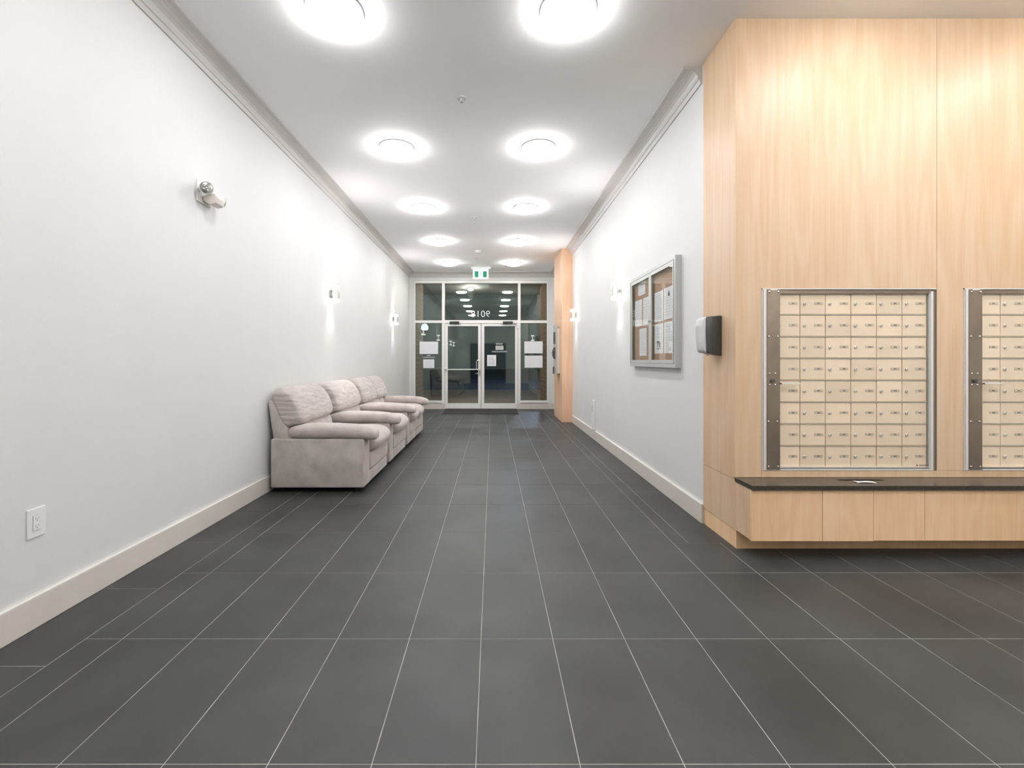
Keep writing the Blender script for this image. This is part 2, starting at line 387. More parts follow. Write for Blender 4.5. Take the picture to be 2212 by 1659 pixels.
# mailbox banks
def mailbox_bank(x0, label):
    W = CA1-CA0; t = empty('mailbox_cabinet', (x0, YM, CZ0))
    tag(t, label, 'mailboxes', 'mailbox banks in the maple wall')
    Hh = CZ1-CZ0
    def lx(px): return (px-1645)*S
    def lz(py): return (1016.5-py)*S
    # outer frame flush with panel
    f = MB()
    f.box(0.001, 0.006, -0.003, 0.03, 0.001, Hh-0.001).box(0.001, W-0.001, -0.003, 0.03, Hh-0.008, Hh-0.001).box(0.006, W-0.036, -0.002, 0.03, 0.001, 0.010)
    f.box(0.006, W-0.036, 0.004, 0.03, 0.014, 0.022).box(W-0.018, W-0.001, 0.004, 0.03, 0.001, Hh-0.008, 1)
    f.box(W-0.036, W-0.020, -0.002, 0.03, 0.001, Hh-0.02)
    f.build('frame', ['alu_bright', 'mail_back'], t)
    MB().box(0.010, 0.030, -0.004, 0.02, 0.002, Hh-0.008).build('edge_channel', 'alu_bright', t, bevel=0.001, seg=1)
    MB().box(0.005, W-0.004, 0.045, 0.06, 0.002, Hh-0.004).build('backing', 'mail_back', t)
    MB().box(0.030, W-0.02, 0.006, 0.05, Hh-0.034, Hh-0.010).build('head_rail', 'bronze', t)
    # doors : 6 x 8
    gx = [lx(1677.5)]+[lx(p) for p in (1733, 1788.4, 1843.9, 1899.5, 1955.0, 2008.8)]
    gz = [lz(p) for p in (632.0, 678.6, 726.4, 773.6, 821.4, 869.0, 916.6, 964.3, 1011.0)]
    Yd = 0.022
    dm = MB().box(0, 1, 0, 1, 0, 1)  # dummy
    cache = {}
    for r in range(8):
        z1, z0 = gz[r], gz[r+1]
        MB().box(gx[0], gx[-1], Yd-0.004, Yd+0.02, z0-0.0025, z0+0.0025).build('shelf_rail', 'mail_frame', t)
        for c in range(6):
            xa_, xb_ = gx[c]+0.0022, gx[c+1]-0.0018; za, zb = z0+0.0042, z1-0.0052
            w, h = round(xb_-xa_, 4), round(zb-za, 4); k = (w, h)
            if k not in cache:
                d = MB().box(0, w, 0, 0.01, 0, h).mesh('mailbox_door', ['mail'], bevel=0.0012, seg=1)
                l = MB().lathe([(0.0095, -0.001), (0.0095, -0.006), (0.007, -0.0085)], (0, 0, 0), 'y', 14).box(-0.0012, 0.0012, -0.0095, -0.008, -0.004, 0.004, 1).mesh('lock', ['alu_bright', 'brown_ink'], smooth=True)
                n = MB().box(-0.027, 0.027, -0.0012, 0, -0.0075, 0.0075, 0).box(-0.0255, 0.0255, -0.0016, -0.001, -0.006, 0.006, 1)
                rr = random.Random(3)
                for q in range(3):
                    n.box(-0.009+q*0.0065, -0.0045+q*0.0065, -0.002, -0.0014, -0.004, 0.004, 2)
                cache[k] = (d, l, n.mesh('number_plate', ['label_rim', 'mail_frame', 'brown_ink']))
            d, l, n = cache[k]
            do = link('mailbox_door', d, t, (xa_, Yd+random.uniform(-.0008, .0008), za))
            link('lock', l, do, (0.026 if c else 0.026, 0, h*0.5))
            link('number_plate', n, do, (w-0.043, 0, h*0.52))
    # sliding glass with bronze strip
    MB().box(0.030, W-0.040, 0.004, 0.0075, 0.012, Hh-0.010).build('glass_pane', 'clear', t)
    MB().box(W-0.040, W-0.0365, 0.003, 0.009, 0.012, Hh-0.03).build('glass_edge', 'glass_edge', t)
    st = MB().box(lx(1655.5), lx(1684), -0.006, 0.003, 0.006, Hh-0.010).build('lock_strip', 'bronze', t, bevel=0.0008, seg=1)
    bolt = MB().lathe([(0.0065, 0), (0.006, -0.003), (0.0035, -0.0048)], (0, 0, 0), 'y', 12).mesh('bolt', ['chrome'], smooth=True)
    for (bx, by) in ((1659.3, 727), (1678, 727), (1661, 807), (1673, 807), (1661, 831.5), (1673, 831.5), (1658.5, 910.5), (1677.5, 910.5), (1659, 1007.5), (1679, 1007.5), (1660.5, 631), (1680, 631)):
        link('bolt', bolt, st, (lx(bx), -0.0055, lz(by)))
    MB().lathe([(0.013, 0), (0.012, -0.010), (0.008, -0.011)], (lx(1667), -0.006, lz(822.5)), 'y', 16).build('cylinder_lock', 'ink', st, smooth=True)
    MB().box(lx(1663), lx(1678), -0.007, 0.004, Hh-0.0145, Hh-0.004).build('clip', 'alu_bright', st, bevel=0.001, seg=1)
    MB().box(lx(1683), lx(1724), -0.022, -0.010, lz(830), lz(827)).box(lx(1683), lx(1685), -0.022, 0, lz(830), lz(827)).build('pull_bar', 'alu_bright', t, bevel=0.001, seg=1)
    mk = MB().box(lx(1980.5), lx(1983.5), 0.0028, 0.004, lz(1007), lz(1004))
    xx = 1987.0; rr = random.Random(5)
    while xx < 2006:
        w = rr.uniform(0.8, 1.8); mk.box(lx(xx), lx(xx+w), 0.0028, 0.004, lz(1006.4), lz(1004.6)); xx += w+0.6
    mk.build('maker_mark', 'ink', t)
    return t
mailbox_bank(CA0, 'wall bank of champagne metal mailboxes, whole and next to the hand dispenser')
mailbox_bank(CB0, 'wall bank of champagne metal mailboxes cut off by the picture edge')

# floating bench under the mailboxes
YF = 2.738; ZB0, ZB1, ZT = 0.120, 0.425, 0.451
bt = empty('bench_cabinet', (XP, YM, 0)); tag(bt, 'floating maple bench cabinet under the mailboxes', 'cabinet')
def bl(m, *a): return m
MB().box(0.0125, XB-XP, YF+0.0200-YM, -0.001, ZB0+0.002, ZB1-0.06).build('body', 'wood_low', bt)
MB().box(-0.004, 0.012, YF-YM+0.0195, -0.001, ZB0, ZB1-0.0005).build('end_panel', 'wood', bt)
fx = [XP-0.004, (1776.3-CX)*YF/F, (1886.8-CX)*YF/F, (1998-CX)*YF/F, 3.30, 3.72, 4.4, 5.2, XB]
for i in range(len(fx)-1):
    dz = (-0.003 if i < 2 else 0.0)
    MB().box(fx[i]-XP+(0.0012 if i else 0.0), fx[i+1]-XP-0.0012, YF-YM-(0.001 if i == 1 else 0), YF-YM+0.019, ZB0+dz, ZB1-0.003).build('door', 'wood_low', bt, bevel=0.0006, seg=1)
ct = empty('countertop', (XP, YM, ZB1+0.0005)); tag(ct, 'dark stone countertop with an oval paper slot', 'countertop')
# slab with a slot : boxes around it
s0, s1, sy0, sy1 = 2.13-XP, 2.455-XP, -0.078, -0.048
yf = YF-0.016-YM; th = ZT-ZB1
c = MB()
hole = [(s0, (sy0+sy1)/2), (s0+0.045, sy1), (s1-0.045, sy1), (s1, (sy0+sy1)/2), (s1-0.045, sy0), (s0+0.045, sy0)]
outer = [(-0.008, yf), (-0.008, -0.0005), (XB-XP, -0.0005), (XB-XP, yf)]
for z, flip in ((th, 1), (0, 0)):
    O = [(-0.008, yf, z), (-0.008, -0.0005, z), (s0+0.045, -0.0005, z), (s1-0.045, -0.0005, z), (XB-XP, -0.0005, z), (XB-XP, yf, z), (s1-0.045, yf, z), (s0+0.045, yf, z)]
    Hh = [(x, y, z) for x, y in hole]
    c.add(O+Hh, [(0,1,2,9,8,13,7), (2,3,10,9), (3,4,5,6,12,11,10), (6,7,13,12)])
n = len(outer)
def wallring(pts):
    vs = [(x, y, 0) for x, y in pts]+[(x, y, th) for x, y in pts]; n = len(pts)
    c.add(vs, [(i, (i+1) % n, n+(i+1) % n, n+i) for i in range(n)])
wallring([(-0.008, yf), (-0.008, -0.0005), (s0+0.045, -0.0005), (s1-0.045, -0.0005), (XB-XP, -0.0005), (XB-XP, yf), (s1-0.045, yf), (s0+0.045, yf)])
wallring(hole)
me = bpy.data.meshes.new('slab'); me.from_pydata(c.v, [], c.f); me.materials.append(M['counter'])
bm = bmesh.new(); bm.from_mesh(me); bmesh.ops.remove_doubles(bm, verts=bm.verts, dist=1e-5); bmesh.ops.recalc_face_normals(bm, faces=bm.faces); bm.to_mesh(me); bm.free()
link('slab', me, ct)
MB().box(s0-0.01, s1+0.01, sy0-0.01, sy1+0.01, -0.004, -0.0002).build('slot_shade', 'black', ct)  # black sheet below the hole, its colour standing in for the shade inside
# crumpled scrap of paper beside the slot
sp = MB(); rr = random.Random(4); NX, NY = 8, 3
for j in range(NY+1):
    for i in range(NX+1):
        u, v = i/NX, j/NY
        sp.v.append((2.225+0.105*u-0.01*v, 2.790+0.030*v-0.008*u+0.004*math.sin(5*u), ZT+0.0015+0.004*abs(math.sin(3.1*u+2*v))+rr.uniform(0, .0015)))
for j in range(NY):
    for i in range(NX):
        a = j*(NX+1)+i; sp.f.append((a, a+1, a+NX+2, a+NX+1)); sp.mi.append(0)
po = sp.build('paper_scrap', 'paper'); tag(po, 'small white paper scrap beside the slot in the dark countertop', 'paper')
sm = po.modifiers.new('thick', 'SOLIDIFY'); sm.thickness = 0.0006

# maple pier beside the entrance
pr = empty('pillar', (1.347, 8.90, 0)); struct(pr, 'slim maple clad pier by the entrance')
MB().box(0.0, XR-1.347, 0.0, 0.012, 0, ZC).build('front_panel', 'wood_col', pr)
MB().box(0.0, 0.012, 0.012, 1.10, 0, ZC).build('side_panel', 'wood_col', pr)
MB().box(0.012, XR-1.347, 0.012, 1.09, 0, ZC).build('core', 'wall', pr)
MB().box(0.012, XR-1.347, 1.09, 1.10, 0, ZC).build('rear_panel', 'wood_col', pr)

# ------------------------------------------------------------------ shopfront
PXE = YE/F
def ex(px): return (px-CX)*PXE
def ez(py): return CZ+(CY-py)*PXE
YG = YE+0.045
w1 = empty('window_1'); struct(w1, 'white framed shopfront glazing around the entrance doors')
def fr(name, x0, x1, z0, z1, y0=YE-0.012, y1=YE+0.10, par=w1, mat='white_alu', bev=0.002):
    return MB().box(x0, x1, y0, y1, z0, z1).build(name, mat, par, bevel=bev, seg=1)
XA, XBm, XCm, XD = ex(954.6), ex(960.7), ex(1118.8), ex(1124.5)
fr('frame_head', XG0, XG1, ez(612.2), ZG1)
fr('frame_jamb', XG0, ex(897.2), 0.21, ez(612.2)); fr('frame_jamb', ex(1181.4), XG1, 0.21, ez(612.2))
fr('mullion', XA, XBm, 0.0, ez(612.2)); fr('mullion', XCm, XD, 0.0, ez(612.2))
fr('transom_bar', XBm, XCm, ez(698.6), ez(691.7)); fr('transom_bar', ex(897.2), XA, ez(698.0), ez(692.2)); fr('transom_bar', XD, ex(1181.4), ez(698.0), ez(692.2))
fr('sill', XG0-0.01, XA, 0.155, ez(865.2), YE-0.03); fr('sill', XD, XG1+0.02, 0.155, ez(865.2), YE-0.03)
MB().box(XG0-0.012, XG1+0.012, YE-0.016, YE-0.001, ZG1, ZG1+0.012).build('casing', 'base', w1)
def pane(x0, x1, z0, z1, par=w1):
    return MB().box(x0, x1, YG, YG+0.006, z0, z1).build('glass_pane', 'glass', par)
def gasket(x0, x1, z0, z1, par, t=0.007):
    MB().box(x0, x1, YG-0.012, YG+0.014, z1-t, z1).box(x0, x1, YG-0.012, YG+0.014, z0, z0+t).box(x0, x0+t, YG-0.012, YG+0.014, z0+t, z1-t).box(x1-t, x1, YG-0.012, YG+0.014, z0+t, z1-t).build('gasket', 'ink', par)
cells = [(ex(897.2), XA, ez(692.2), ez(612.2)), (XBm, XCm, ez(691.7), ez(612.2)), (XD, ex(1181.4), ez(692.2), ez(612.2)),
         (ex(897.2), XA, ez(865.2), ez(698.0)), (XD, ex(1181.4), ez(865.2), ez(698.0))]
for cc in cells: pane(*cc); gasket(*cc, w1)
# street number, vinyl on the outer face (reads backwards from indoors)
tc = bpy.data.curves.new('street_number', 'FONT'); tc.body = '9018'; tc.size = 0.232; tc.align_x = 'CENTER'; tc.extrude = 0.0006; tc.offset = -0.002; tc.space_character = 1.06
tc.materials.append(M['white_print'])
to = bpy.data.objects.new('street_number', tc); C.objects.link(to); to.parent = w1
to.location = (ex(1038), YG-0.0015, ez(684.5)); to.rotation_euler = (PI/2, 0, PI)
# doors
def leaf(name, x0, x1, gx0, gx1, label):
    d = empty(name, (x0, YE, 0)); struct(d, label)
    z1 = ez(699.3); gz0, gz1 = ez(871), ez(704.6)
    def b(n_, a0, a1, c0, c1): return MB().box(a0-x0, a1-x0, 0.0, 0.045, c0, c1).build(n_, 'white_alu', d, bevel=0.002, seg=1)
    b('stile', x0, gx0, 0.012, z1); b('stile', gx1, x1, 0.012, z1); b('top_rail', gx0, gx1, gz1, z1); b('bottom_rail', gx0, gx1, 0.012, gz0)
    MB().box(gx0-x0, gx1-x0, 0.022, 0.028, gz0, gz1).build('glass_pane', 'glass', d)
    t = 0.006
    MB().box(gx0-x0, gx1-x0, 0.012, 0.036, gz1-t, gz1).box(gx0-x0, gx1-x0, 0.012, 0.036, gz0, gz0+t).box(gx0-x0, gx0-x0+t, 0.012, 0.036, gz0, gz1).box(gx1-x0-t, gx1-x0, 0.012, 0.036, gz0, gz1).build('gasket', 'ink', d)
    return d
d1 = leaf('door_1', ex(961.2), ex(1038.9), ex(967.3), ex(1032.8), 'glazed entrance door leaf with push bar and pull handle')
d2 = leaf('door_2', ex(1039.9), ex(1118.3), ex(1046.1), ex(1112.6), 'glazed entrance door leaf with notices stuck on it')
x1d = ex(961.2)
pb = MB().box(ex(962.5)-x1d, ex(1036.8)-x1d, -0.055, -0.040, ez(799.0), ez(796.8)).box(ex(962.5)-x1d, ex(965)-x1d, -0.055, 0, ez(799.6), ez(796.2)).box(ex(1034.5)-x1d, ex(1036.8)-x1d, -0.055, 0, ez(799.6), ez(796.2)).build('push_bar', 'white_alu', d1, bevel=0.002, seg=1)
hx0, hx1 = ex(1029.3)-x1d, ex(1035.5)-x1d
pts = [(hx1, 0, ez(778.2)), (hx1, -0.04, ez(778.2)), (hx0+0.02, -0.055, ez(778.4)), (hx0, -0.055, ez(780.8)), (hx0, -0.055, ez(789)), (hx0, -0.055, ez(797))]
MB().tube(pts, 0.010, 10).build('pull_handle', 'chrome', d1, smooth=True)
MB().box(ex(1034.6)-x1d, ex(1037.8)-x1d, -0.012, 0, ez(812), ez(800)).tube([(ex(1036.3)-x1d, -0.01, ez(806.7)), (ex(1036.3)-x1d, -0.05, ez(806.7)), (ex(1033)-x1d, -0.055, ez(806.7)), (ex(1027)-x1d, -0.055, ez(806.9))], 0.009, 8).build('lever_handle', 'steel', d1, smooth=True)
for nm, d, xs, mir in (('door_1', d1, (971.4, 991.9), 1), ('door_2', d2, (1086.4, 1107.5), -1)):
    x0 = d.location.x; a, b2 = ex(xs[0])-x0, ex(xs[1])-x0
    m = MB().box(a, b2, -0.055, -0.012, ez(697.6), ez(694.4)).box(a, b2, -0.02, 0.0, ez(700.5), ez(694.2))
    cl = m.build('door_closer', 'dark_plastic', d, bevel=0.003, seg=1)
    ar = MB().tube([((a+b2)/2-mir*0.02, -0.045, ez(698.5)), ((a+b2)/2-mir*0.02, -0.045, ez(701.2)), (b2+0.04 if mir == 1 else a-0.03, -0.03, ez(700.6))], 0.006, 6)
    if mir == -1: ar.tube([((a+b2)/2, -0.045, ez(699.5)), (b2+0.10, -0.03, ez(700.5))], 0.006, 6)
    ar.build('closer_arm', 'steel', cl)
MB().box(ex(1037)-x1d, ex(1041)-x1d, -0.001, 0.006, 0.012, ez(699.3)).build('meeting_seal', 'ink', d1) if False else None
# notices on the glass
def marks(m, x0, x1, z0, z1, y, rows, fill=0.8, seed=1, mi=1, th=0.0006, rowh=0.5):
    rr = random.Random(seed); dz = (z1-z0)/rows
    for r in range(rows):
        z = z1-dz*(r+0.5); x = x0
        end = x0+(x1-x0)*rr.uniform(fill, 1)
        while x < end:
            w = rr.uniform(0.012, 0.05)*min(1.0, (x1-x0)/0.2)
            m.box(x, min(x+w, end), y-th, y, z-dz*rowh/2, z+dz*rowh/2, mi); x += w+0.006
def sheet(name, px0, px1, py0, py1, label, rows=0, ink='ink_blue', seed=1, mat='paper', cat='notice', inset=0.12, rowh=0.22, y=YG-0.0015):
    x0, x1, z0, z1 = ex(px0), ex(px1), ez(py1), ez(py0)
    m = MB().box(0, x1-x0, -0.0012, 0, 0, z1-z0)
    if rows: marks(m, (x1-x0)*inset, (x1-x0)*(1-inset), (z1-z0)*0.12, (z1-z0)*0.88, -0.0012, rows, 0.75, seed, 1, rowh=rowh)
    o = m.build(name, [mat, ink], None, (x0, y, z0)); tag(o, label, cat); return o
sheet('notice_sheet', 905.7, 946.0, 737.8, 764.6, 'large blank white sheet taped on the sidelight above a smaller lined notice')
sheet('notice_sheet', 913.7, 937.6, 776.3, 795.1, 'small white lined notice under the two short white text lines on the sidelight', 5, seed=2)
sheet('notice_sheet', 1132.9, 1172.6, 737.2, 763.3, 'upper of two large white sheets on the sidelight beside the maple pier')
sheet('notice_sheet', 1133.4, 1172.4, 768.0, 794.3, 'lower of two large white sheets on the sidelight beside the maple pier', 0)
sheet('notice_sheet', 1052.2, 1071.7, 766.8, 790.8, 'white printed notice hanging low on the glazed door', 7, 'ink', 3, y=YE+0.0205)
sheet('notice_sheet', 1070.5, 1087.5, 746.8, 755.7, 'small grey printed card on the glazed door between two text lines', 5, 'ink', 4, 'silver_plastic', y=YE+0.0205)
def vinyl(name, px0, px1, py0, py1, par, y, seed):
    m = MB(); rr = random.Random(seed); x = ex(px0); z0, z1 = ez(py1), ez(py0)
    while x < ex(px1):
        w = rr.uniform(0.012, 0.026); h = (z1-z0)
        k = rr.randint(0, 2)
        m.box(x, x+0.006, y, y+0.001, z0, z1)
        if k == 0: m.box(x, x+w, y, y+0.001, z0, z0+h*.25).box(x, x+w, y, y+0.001, z1-h*.25, z1)
        elif k == 1: m.box(x, x+w, y, y+0.001, z0+h*.38, z0+h*.62).box(x+w-0.006, x+w, y, y+0.001, z0, z1)
        else: m.box(x, x+w, y, y+0.001, z1-h*.25, z1).box(x+w*.6, x+w*.6+0.006, y, y+0.001, z0, z1)
        x += w+0.008
    o = m.build(name, 'white_print', par)
    if par is not w1: o.location = (-par.location.x, -par.location.y, 0)
    return o
vinyl('vinyl_lettering', 921.5, 929.0, 766.5, 769.2, w1, YG-0.002, 1)
vinyl('vinyl_lettering', 913.8, 937.0, 770.6, 773.4, w1, YG-0.002, 2)
vinyl('vinyl_lettering', 1071.5, 1085.8, 741.0, 744.2, d2, YE+0.0205, 3)
vinyl('vinyl_lettering', 1062.4, 1095.0, 757.8, 761.0, d2, YE+0.0205, 4)
# alarm contact hung at the frame corner
ac = empty('door_sensor', (ex(1119.3), YE-0.012, ez(705))); tag(ac, 'small white door sensor box at the frame corner', 'sensor')
MB().box(-0.028, 0.028, -0.022, 0, -0.055, 0.060).build('housing', 'white_plastic', ac, bevel=0.008, seg=3)
MB().tube([(-0.03, -0.012, 0.03), (-0.10, -0.012, 0.045), (-0.16, -0.01, 0.05)], 0.004, 6).build('cable', 'white_plastic', ac)
MB().box(-0.012, 0.012, -0.0235, -0.021, -0.01, 0.02).build('lens', 'silver_plastic', ac)

# door mat with ribs
mt = empty('door_mat', (-0.28, 10.755, 0)); tag(mt, 'black ribbed door mat in front of the glazed entrance', 'mat')
MB().box(-0.868, 0.868, -0.555, 0.53, 0, 0.006).build('border', 'mat', mt, bevel=0.002, seg=1)
rb = MB()
for i in range(70):
    x = -0.84+i*0.0243; rb.box(x, x+0.012, -0.53, 0.505, 0.006, 0.009)
rb.build('ribs', 'mat', mt)['kind'] = 'stuff'

# ------------------------------------------------------------------ outside
ext = MB().box(-6, 6, YE+0.2, 19.0, -0.1, -0.012).build('pavement', 'paver'); struct(ext, 'beige paving outside the doors at night')
struct(MB().box(XG0, XG1, YE+0.1, YE+0.2, -0.1, 0.0).build('threshold', 'grey_alu'))
rd = MB().box(-40, 40, 19.0, 70, -0.2, -0.13).build('road', 'asphalt'); struct(rd, 'dark road beyond the entrance')
struct(MB().box(-3.2, 2.6, YE+0.2, 14.4, ZG1+0.10, ZG1+0.35).build('canopy_soffit', 'soffit'), 'dark canopy soffit outside')
def brick_wall(name, xf, side, y0, y1, label):
    """face plane at xf; side=+1 the wall body lies towards +x"""
    w = empty(name); struct(w, label)
    body = 0.22
    MB().box(xf+side*0.006, xf+side*body, y0, y1, -0.1, ZG1+0.1).build('mortar_bed', 'mortar', w)
    b = MB(); z = -0.01; r = 0; ch = 0.1165
    while z < ZG1+0.05:
        y = y0-(0.15 if r % 2 else 0)
        while y < y1:
            a, c2 = max(y, y0), min(y+0.288, y1)
            if c2-a > 0.03: b.box(xf, xf+side*0.02, a, c2, z, min(z+ch-0.013, ZG1+0.1))
            y += 0.30
        xx = xf if side > 0 else xf-body
        xx2 = min(xf, xf+side*body)
        b.box(xx2+0.002, xx2+body-0.002, y1-0.01, y1+0.012, z, min(z+ch-0.013, ZG1+0.1))
        z += ch; r += 1
    o = b.build('brick', 'brick', w); o['kind'] = 'stuff'
    return w
brick_wall('wall_brick_west', -1.925, -1, YE+0.16, 12.72, 'brown brick reveal outside the sidelight')
brick_wall('wall_brick_east', 1.352, 1, YE+0.16, 12.95, 'brown brick reveal outside by the pier')
# outdoor bracket lamp on the brick reveal
ol = empty('outdoor_wall_lamp', (-1.919, 12.15, ez(707)+0.06)); tag(ol, 'small lit bracket lamp outside on the brick behind the sidelight', 'lamp')
MB().box(0, 0.02, -0.05, 0.05, -0.06, 0.06).build('back_plate', 'dark_plastic', ol)
MB().lathe([(0.02, 0.10), (0.06, 0.08), (0.095, 0.02), (0.10, -0.04), (0.07, -0.08)], (0.12, 0, 0), 'z', 16).build('shade', 'out_lamp', ol, smooth=True)
MB().tube([(0.02, 0, 0), (0.06, 0, 0.03), (0.12, 0, 0.09)], 0.01, 6).build('arm', 'dark_plastic', ol)
od = empty('outdoor_ceiling_lamp', (-0.62, 13.0, ZG1+0.10)); tag(od, 'bluish dome lamp under the outdoor canopy seen through the transom glass', 'lamp')
MB().lathe([(0.11, 0), (0.11, -0.03), (0.10, -0.035)], (0, 0, 0), 'z', 20).build('ring', 'chrome', od, smooth=True)
MB().lathe([(0.098, -0.033), (0.085, -0.06), (0.05, -0.08), (0.01, -0.085)], (0, 0, 0), 'z', 20).build('diffuser', 'out_lamp', od, smooth=True)
cl_ = bpy.data.lights.new('canopy_bulb', 'POINT'); cl_.energy = 14; cl_.color = (1.0, 0.90, 0.80); cl_.shadow_soft_size = 0.08
clo = bpy.data.objects.new('canopy_bulb', cl_); C.objects.link(clo); clo.parent = od; clo.location = (0, 0, -0.18)
sl = bpy.data.lights.new('street_light', 'POINT'); sl.energy = 120; sl.color = (0.55, 0.68, 1.0); sl.shadow_soft_size = 0.3
so = bpy.data.objects.new('street_light', sl); C.objects.link(so); so.location = (3, 27, 6)

# ------------------------------------------------------------------ back wall door (seen mirrored in the glazing)
db = empty('door_3', (-1.16, YB, 0)); struct(db, 'dark double door behind the viewer')
MB().box(0, 0.90, 0.0, 0.045, 0.01, 2.08).build('leaf', 'doorwood', db, bevel=0.003, seg=1)
MB().box(0.93, 1.84, 0.0, 0.045, 0.01, 2.08).build('leaf', 'doorwood', db, bevel=0.003, seg=1)
MB().box(-0.06, 0, 0, 0.06, 0, 2.15).box(1.84, 1.90, 0, 0.06, 0, 2.15).box(0, 1.84, 0, 0.06, 2.09, 2.15).build('frame', 'trim', db)

# ------------------------------------------------------------------ ceiling lamps
def lamp_meshes():
    ring = MB().lathe([(0.166, 0.0), (0.174, -0.004), (0.174, -0.018), (0.168, -0.022)], (0, 0, 0), 'z', 32).mesh('base_ring', ['grey_alu'], smooth=True)
    dif = MB().lathe([(0.166, -0.044), (0.158, -0.053), (0.140, -0.060), (0.10, -0.065), (0.05, -0.068), (0.004, -0.069)], (0, 0, 0), 'z', 32).lathe([(0.164, -0.014), (0.168, -0.020), (0.168, -0.040), (0.166, -0.044)], (0, 0, 0), 'z', 32, 1, False).mesh('diffuser', ['opal', 'opal_rim'], smooth=True)
    return ring, dif
ring_me, dif_me = lamp_meshes()
proto = None
rowtxt = {10.185: 'pair beside the exit sign', 8.35: 'second pair from the exit sign', 6.515: 'third pair from the exit sign', 4.68: 'fourth pair from the exit sign',
          2.845: 'fifth pair from the exit sign', 1.01: 'sixth pair, above the viewer'}
def lamp(x, y, label, group):
    global proto
    if proto is None:
        t = empty('ceiling_light'); link('base_ring', ring_me, t); link('diffuser', dif_me, t); proto = t
    else:
        t = copy_tree(proto)
    t.location = (x, y, ZC); tag(t, label, 'ceiling light', group)
for y in (10.185, 8.35, 6.515, 4.68, 2.845, 1.01):
    for x, side in ((-0.979, 'bare wall side'), (0.468, 'notice board side')):
        lamp(x, y, 'ceiling light, %s, %s' % (rowtxt[y], side), 'round ceiling lights down the corridor')
BAYL = ['round opal ceiling light close above the whole mailbox bank', 'round opal ceiling light close above the cut off mailbox bank', 'round opal ceiling light by the far end of the mailbox bay',
        'added middle row bay fill light on the corridor side', 'added middle row bay fill light away from the corridor',
        'bay ceiling light beside the viewer, on the corridor side', 'bay ceiling light beside the viewer, away from the corridor', 'added rear bay fill light on the corridor side', 'added rear bay fill light away from the corridor']
for i, (x, y) in enumerate(((2.27, 2.17), (3.74, 2.17), (5.2, 2.17), (2.27, 0.95), (3.74, 0.95), (2.27, -0.2), (3.74, -0.2), (2.27, -1.0), (3.74, -1.0))):  # middle and rear rows are unseen, added to brighten bench and mailboxes
    lamp(x, y, BAYL[i], 'round ceiling lights in the mailbox bay')

# sprinklers and smoke detector
def sprinkler(x, y, label):
    t = empty('sprinkler', (x, y, ZC)); tag(t, label, 'sprinkler', 'ceiling sprinkler heads')
    MB().lathe([(0.043, 0), (0.042, -0.004), (0.030, -0.007), (0.022, -0.003)], (0, 0, 0), 'z', 24).build('escutcheon', 'white_plastic', t, smooth=True)
    MB().lathe([(0.009, -0.002), (0.009, -0.018), (0.005, -0.022)], (0, 0, 0), 'z', 10).box(-0.012, -0.009, -0.002, 0.002, -0.032, -0.004).box(0.009, 0.012, -0.002, 0.002, -0.032, -0.004).build('head', 'white_plastic', t)
    MB().lathe([(0.014, -0.032), (0.015, -0.034), (0.004, -0.035)], (0, 0, 0), 'z', 12).build('deflector', 'silver_plastic', t)
sprinkler((997-CX)*3.81/F, 3.81, 'white recessed sprinkler head, the large one ahead of the big lamp pair')
sprinkler((1024.5-CX)*6.96/F, 6.96, 'tiny sprinkler head between the second and third lamp pairs')
sprinkler((1030-CX)*9.99/F, 9.75, 'faint sprinkler head between smoke detector and exit sign')
sd = empty('smoke_detector', ((1033-CX)*9.1/F, 9.1, ZC)); tag(sd, 'white round smoke detector on the ceiling before the exit sign', 'smoke detector')
MB().lathe([(0.055, 0), (0.055, -0.022), (0.050, -0.026)], (0, 0, 0), 'z', 24).build('base', 'white_plastic', sd, smooth=True)
MB().lathe([(0.040, -0.026), (0.036, -0.050), (0.020, -0.056)], (0, 0, 0), 'z', 20).build('chamber', 'silver_plastic', sd, smooth=True)

# exit sign
es = empty('exit_sign', (-0.277, 10.72, ZC)); tag(es, 'green and white running man exit sign hung above the doors', 'exit sign')
q = 10.72/F
def qx(px): return (px-CX)*q+0.277
def qz(py): return CZ+(CY-py)*q-ZC
MB().box(qx(1018), qx(1059.7), -0.07, 0.07, -0.045, 0).build('canopy', 'white_plastic', es, bevel=0.006, seg=2)
bx = MB().box(qx(1021.9), qx(1054.9), -0.02, 0.02, qz(602.3), -0.046).build('housing', 'exit_white', es, bevel=0.004, seg=2)
MB().box(qx(1025.2), qx(1033.8), -0.0215, -0.019, qz(599.4), qz(586.2)).build('green_field', 'exit_green', es)
MB().box(qx(1043.2), qx(1051.8), -0.0215, -0.019, qz(599.4), qz(586.2)).build('green_field', 'exit_green', es)
mn = MB(); cxm = qx(1038.3)
mn.lathe([(0.010, -0.0225), (0.010, -0.020)], (cxm+0.008, 0, qz(588.4)), 'y', 10)
def limb(x0, z0, x1, z1, w):
    dx, dz = x1-x0, z1-z0; L = math.hypot(dx, dz); nx, nz = -dz/L*w/2, dx/L*w/2
    mn.prism([(x0+nx, z0+nz), (x1+nx, z1+nz), (x1-nx, z1-nz), (x0-nx, z0-nz)], 'y', -0.0225, -0.020)
limb(cxm+0.006, qz(589.8), cxm-0.002, qz(593.8), 0.016)
limb(cxm+0.004, qz(590.2), cxm-0.022, qz(591.8), 0.006); limb(cxm+0.006, qz(590.2), cxm+0.026, qz(592.2), 0.006)
limb(cxm-0.002, qz(593.6), cxm+0.016, qz(595.4), 0.008); limb(cxm+0.016, qz(595.2), cxm+0.010, qz(598.6), 0.007)
limb(cxm-0.003, qz(593.6), cxm-0.010, qz(596.4), 0.008); limb(cxm-0.010, qz(596.2), cxm-0.030, qz(598.2), 0.007)
mn.build('running_figure', 'exit_green', es)

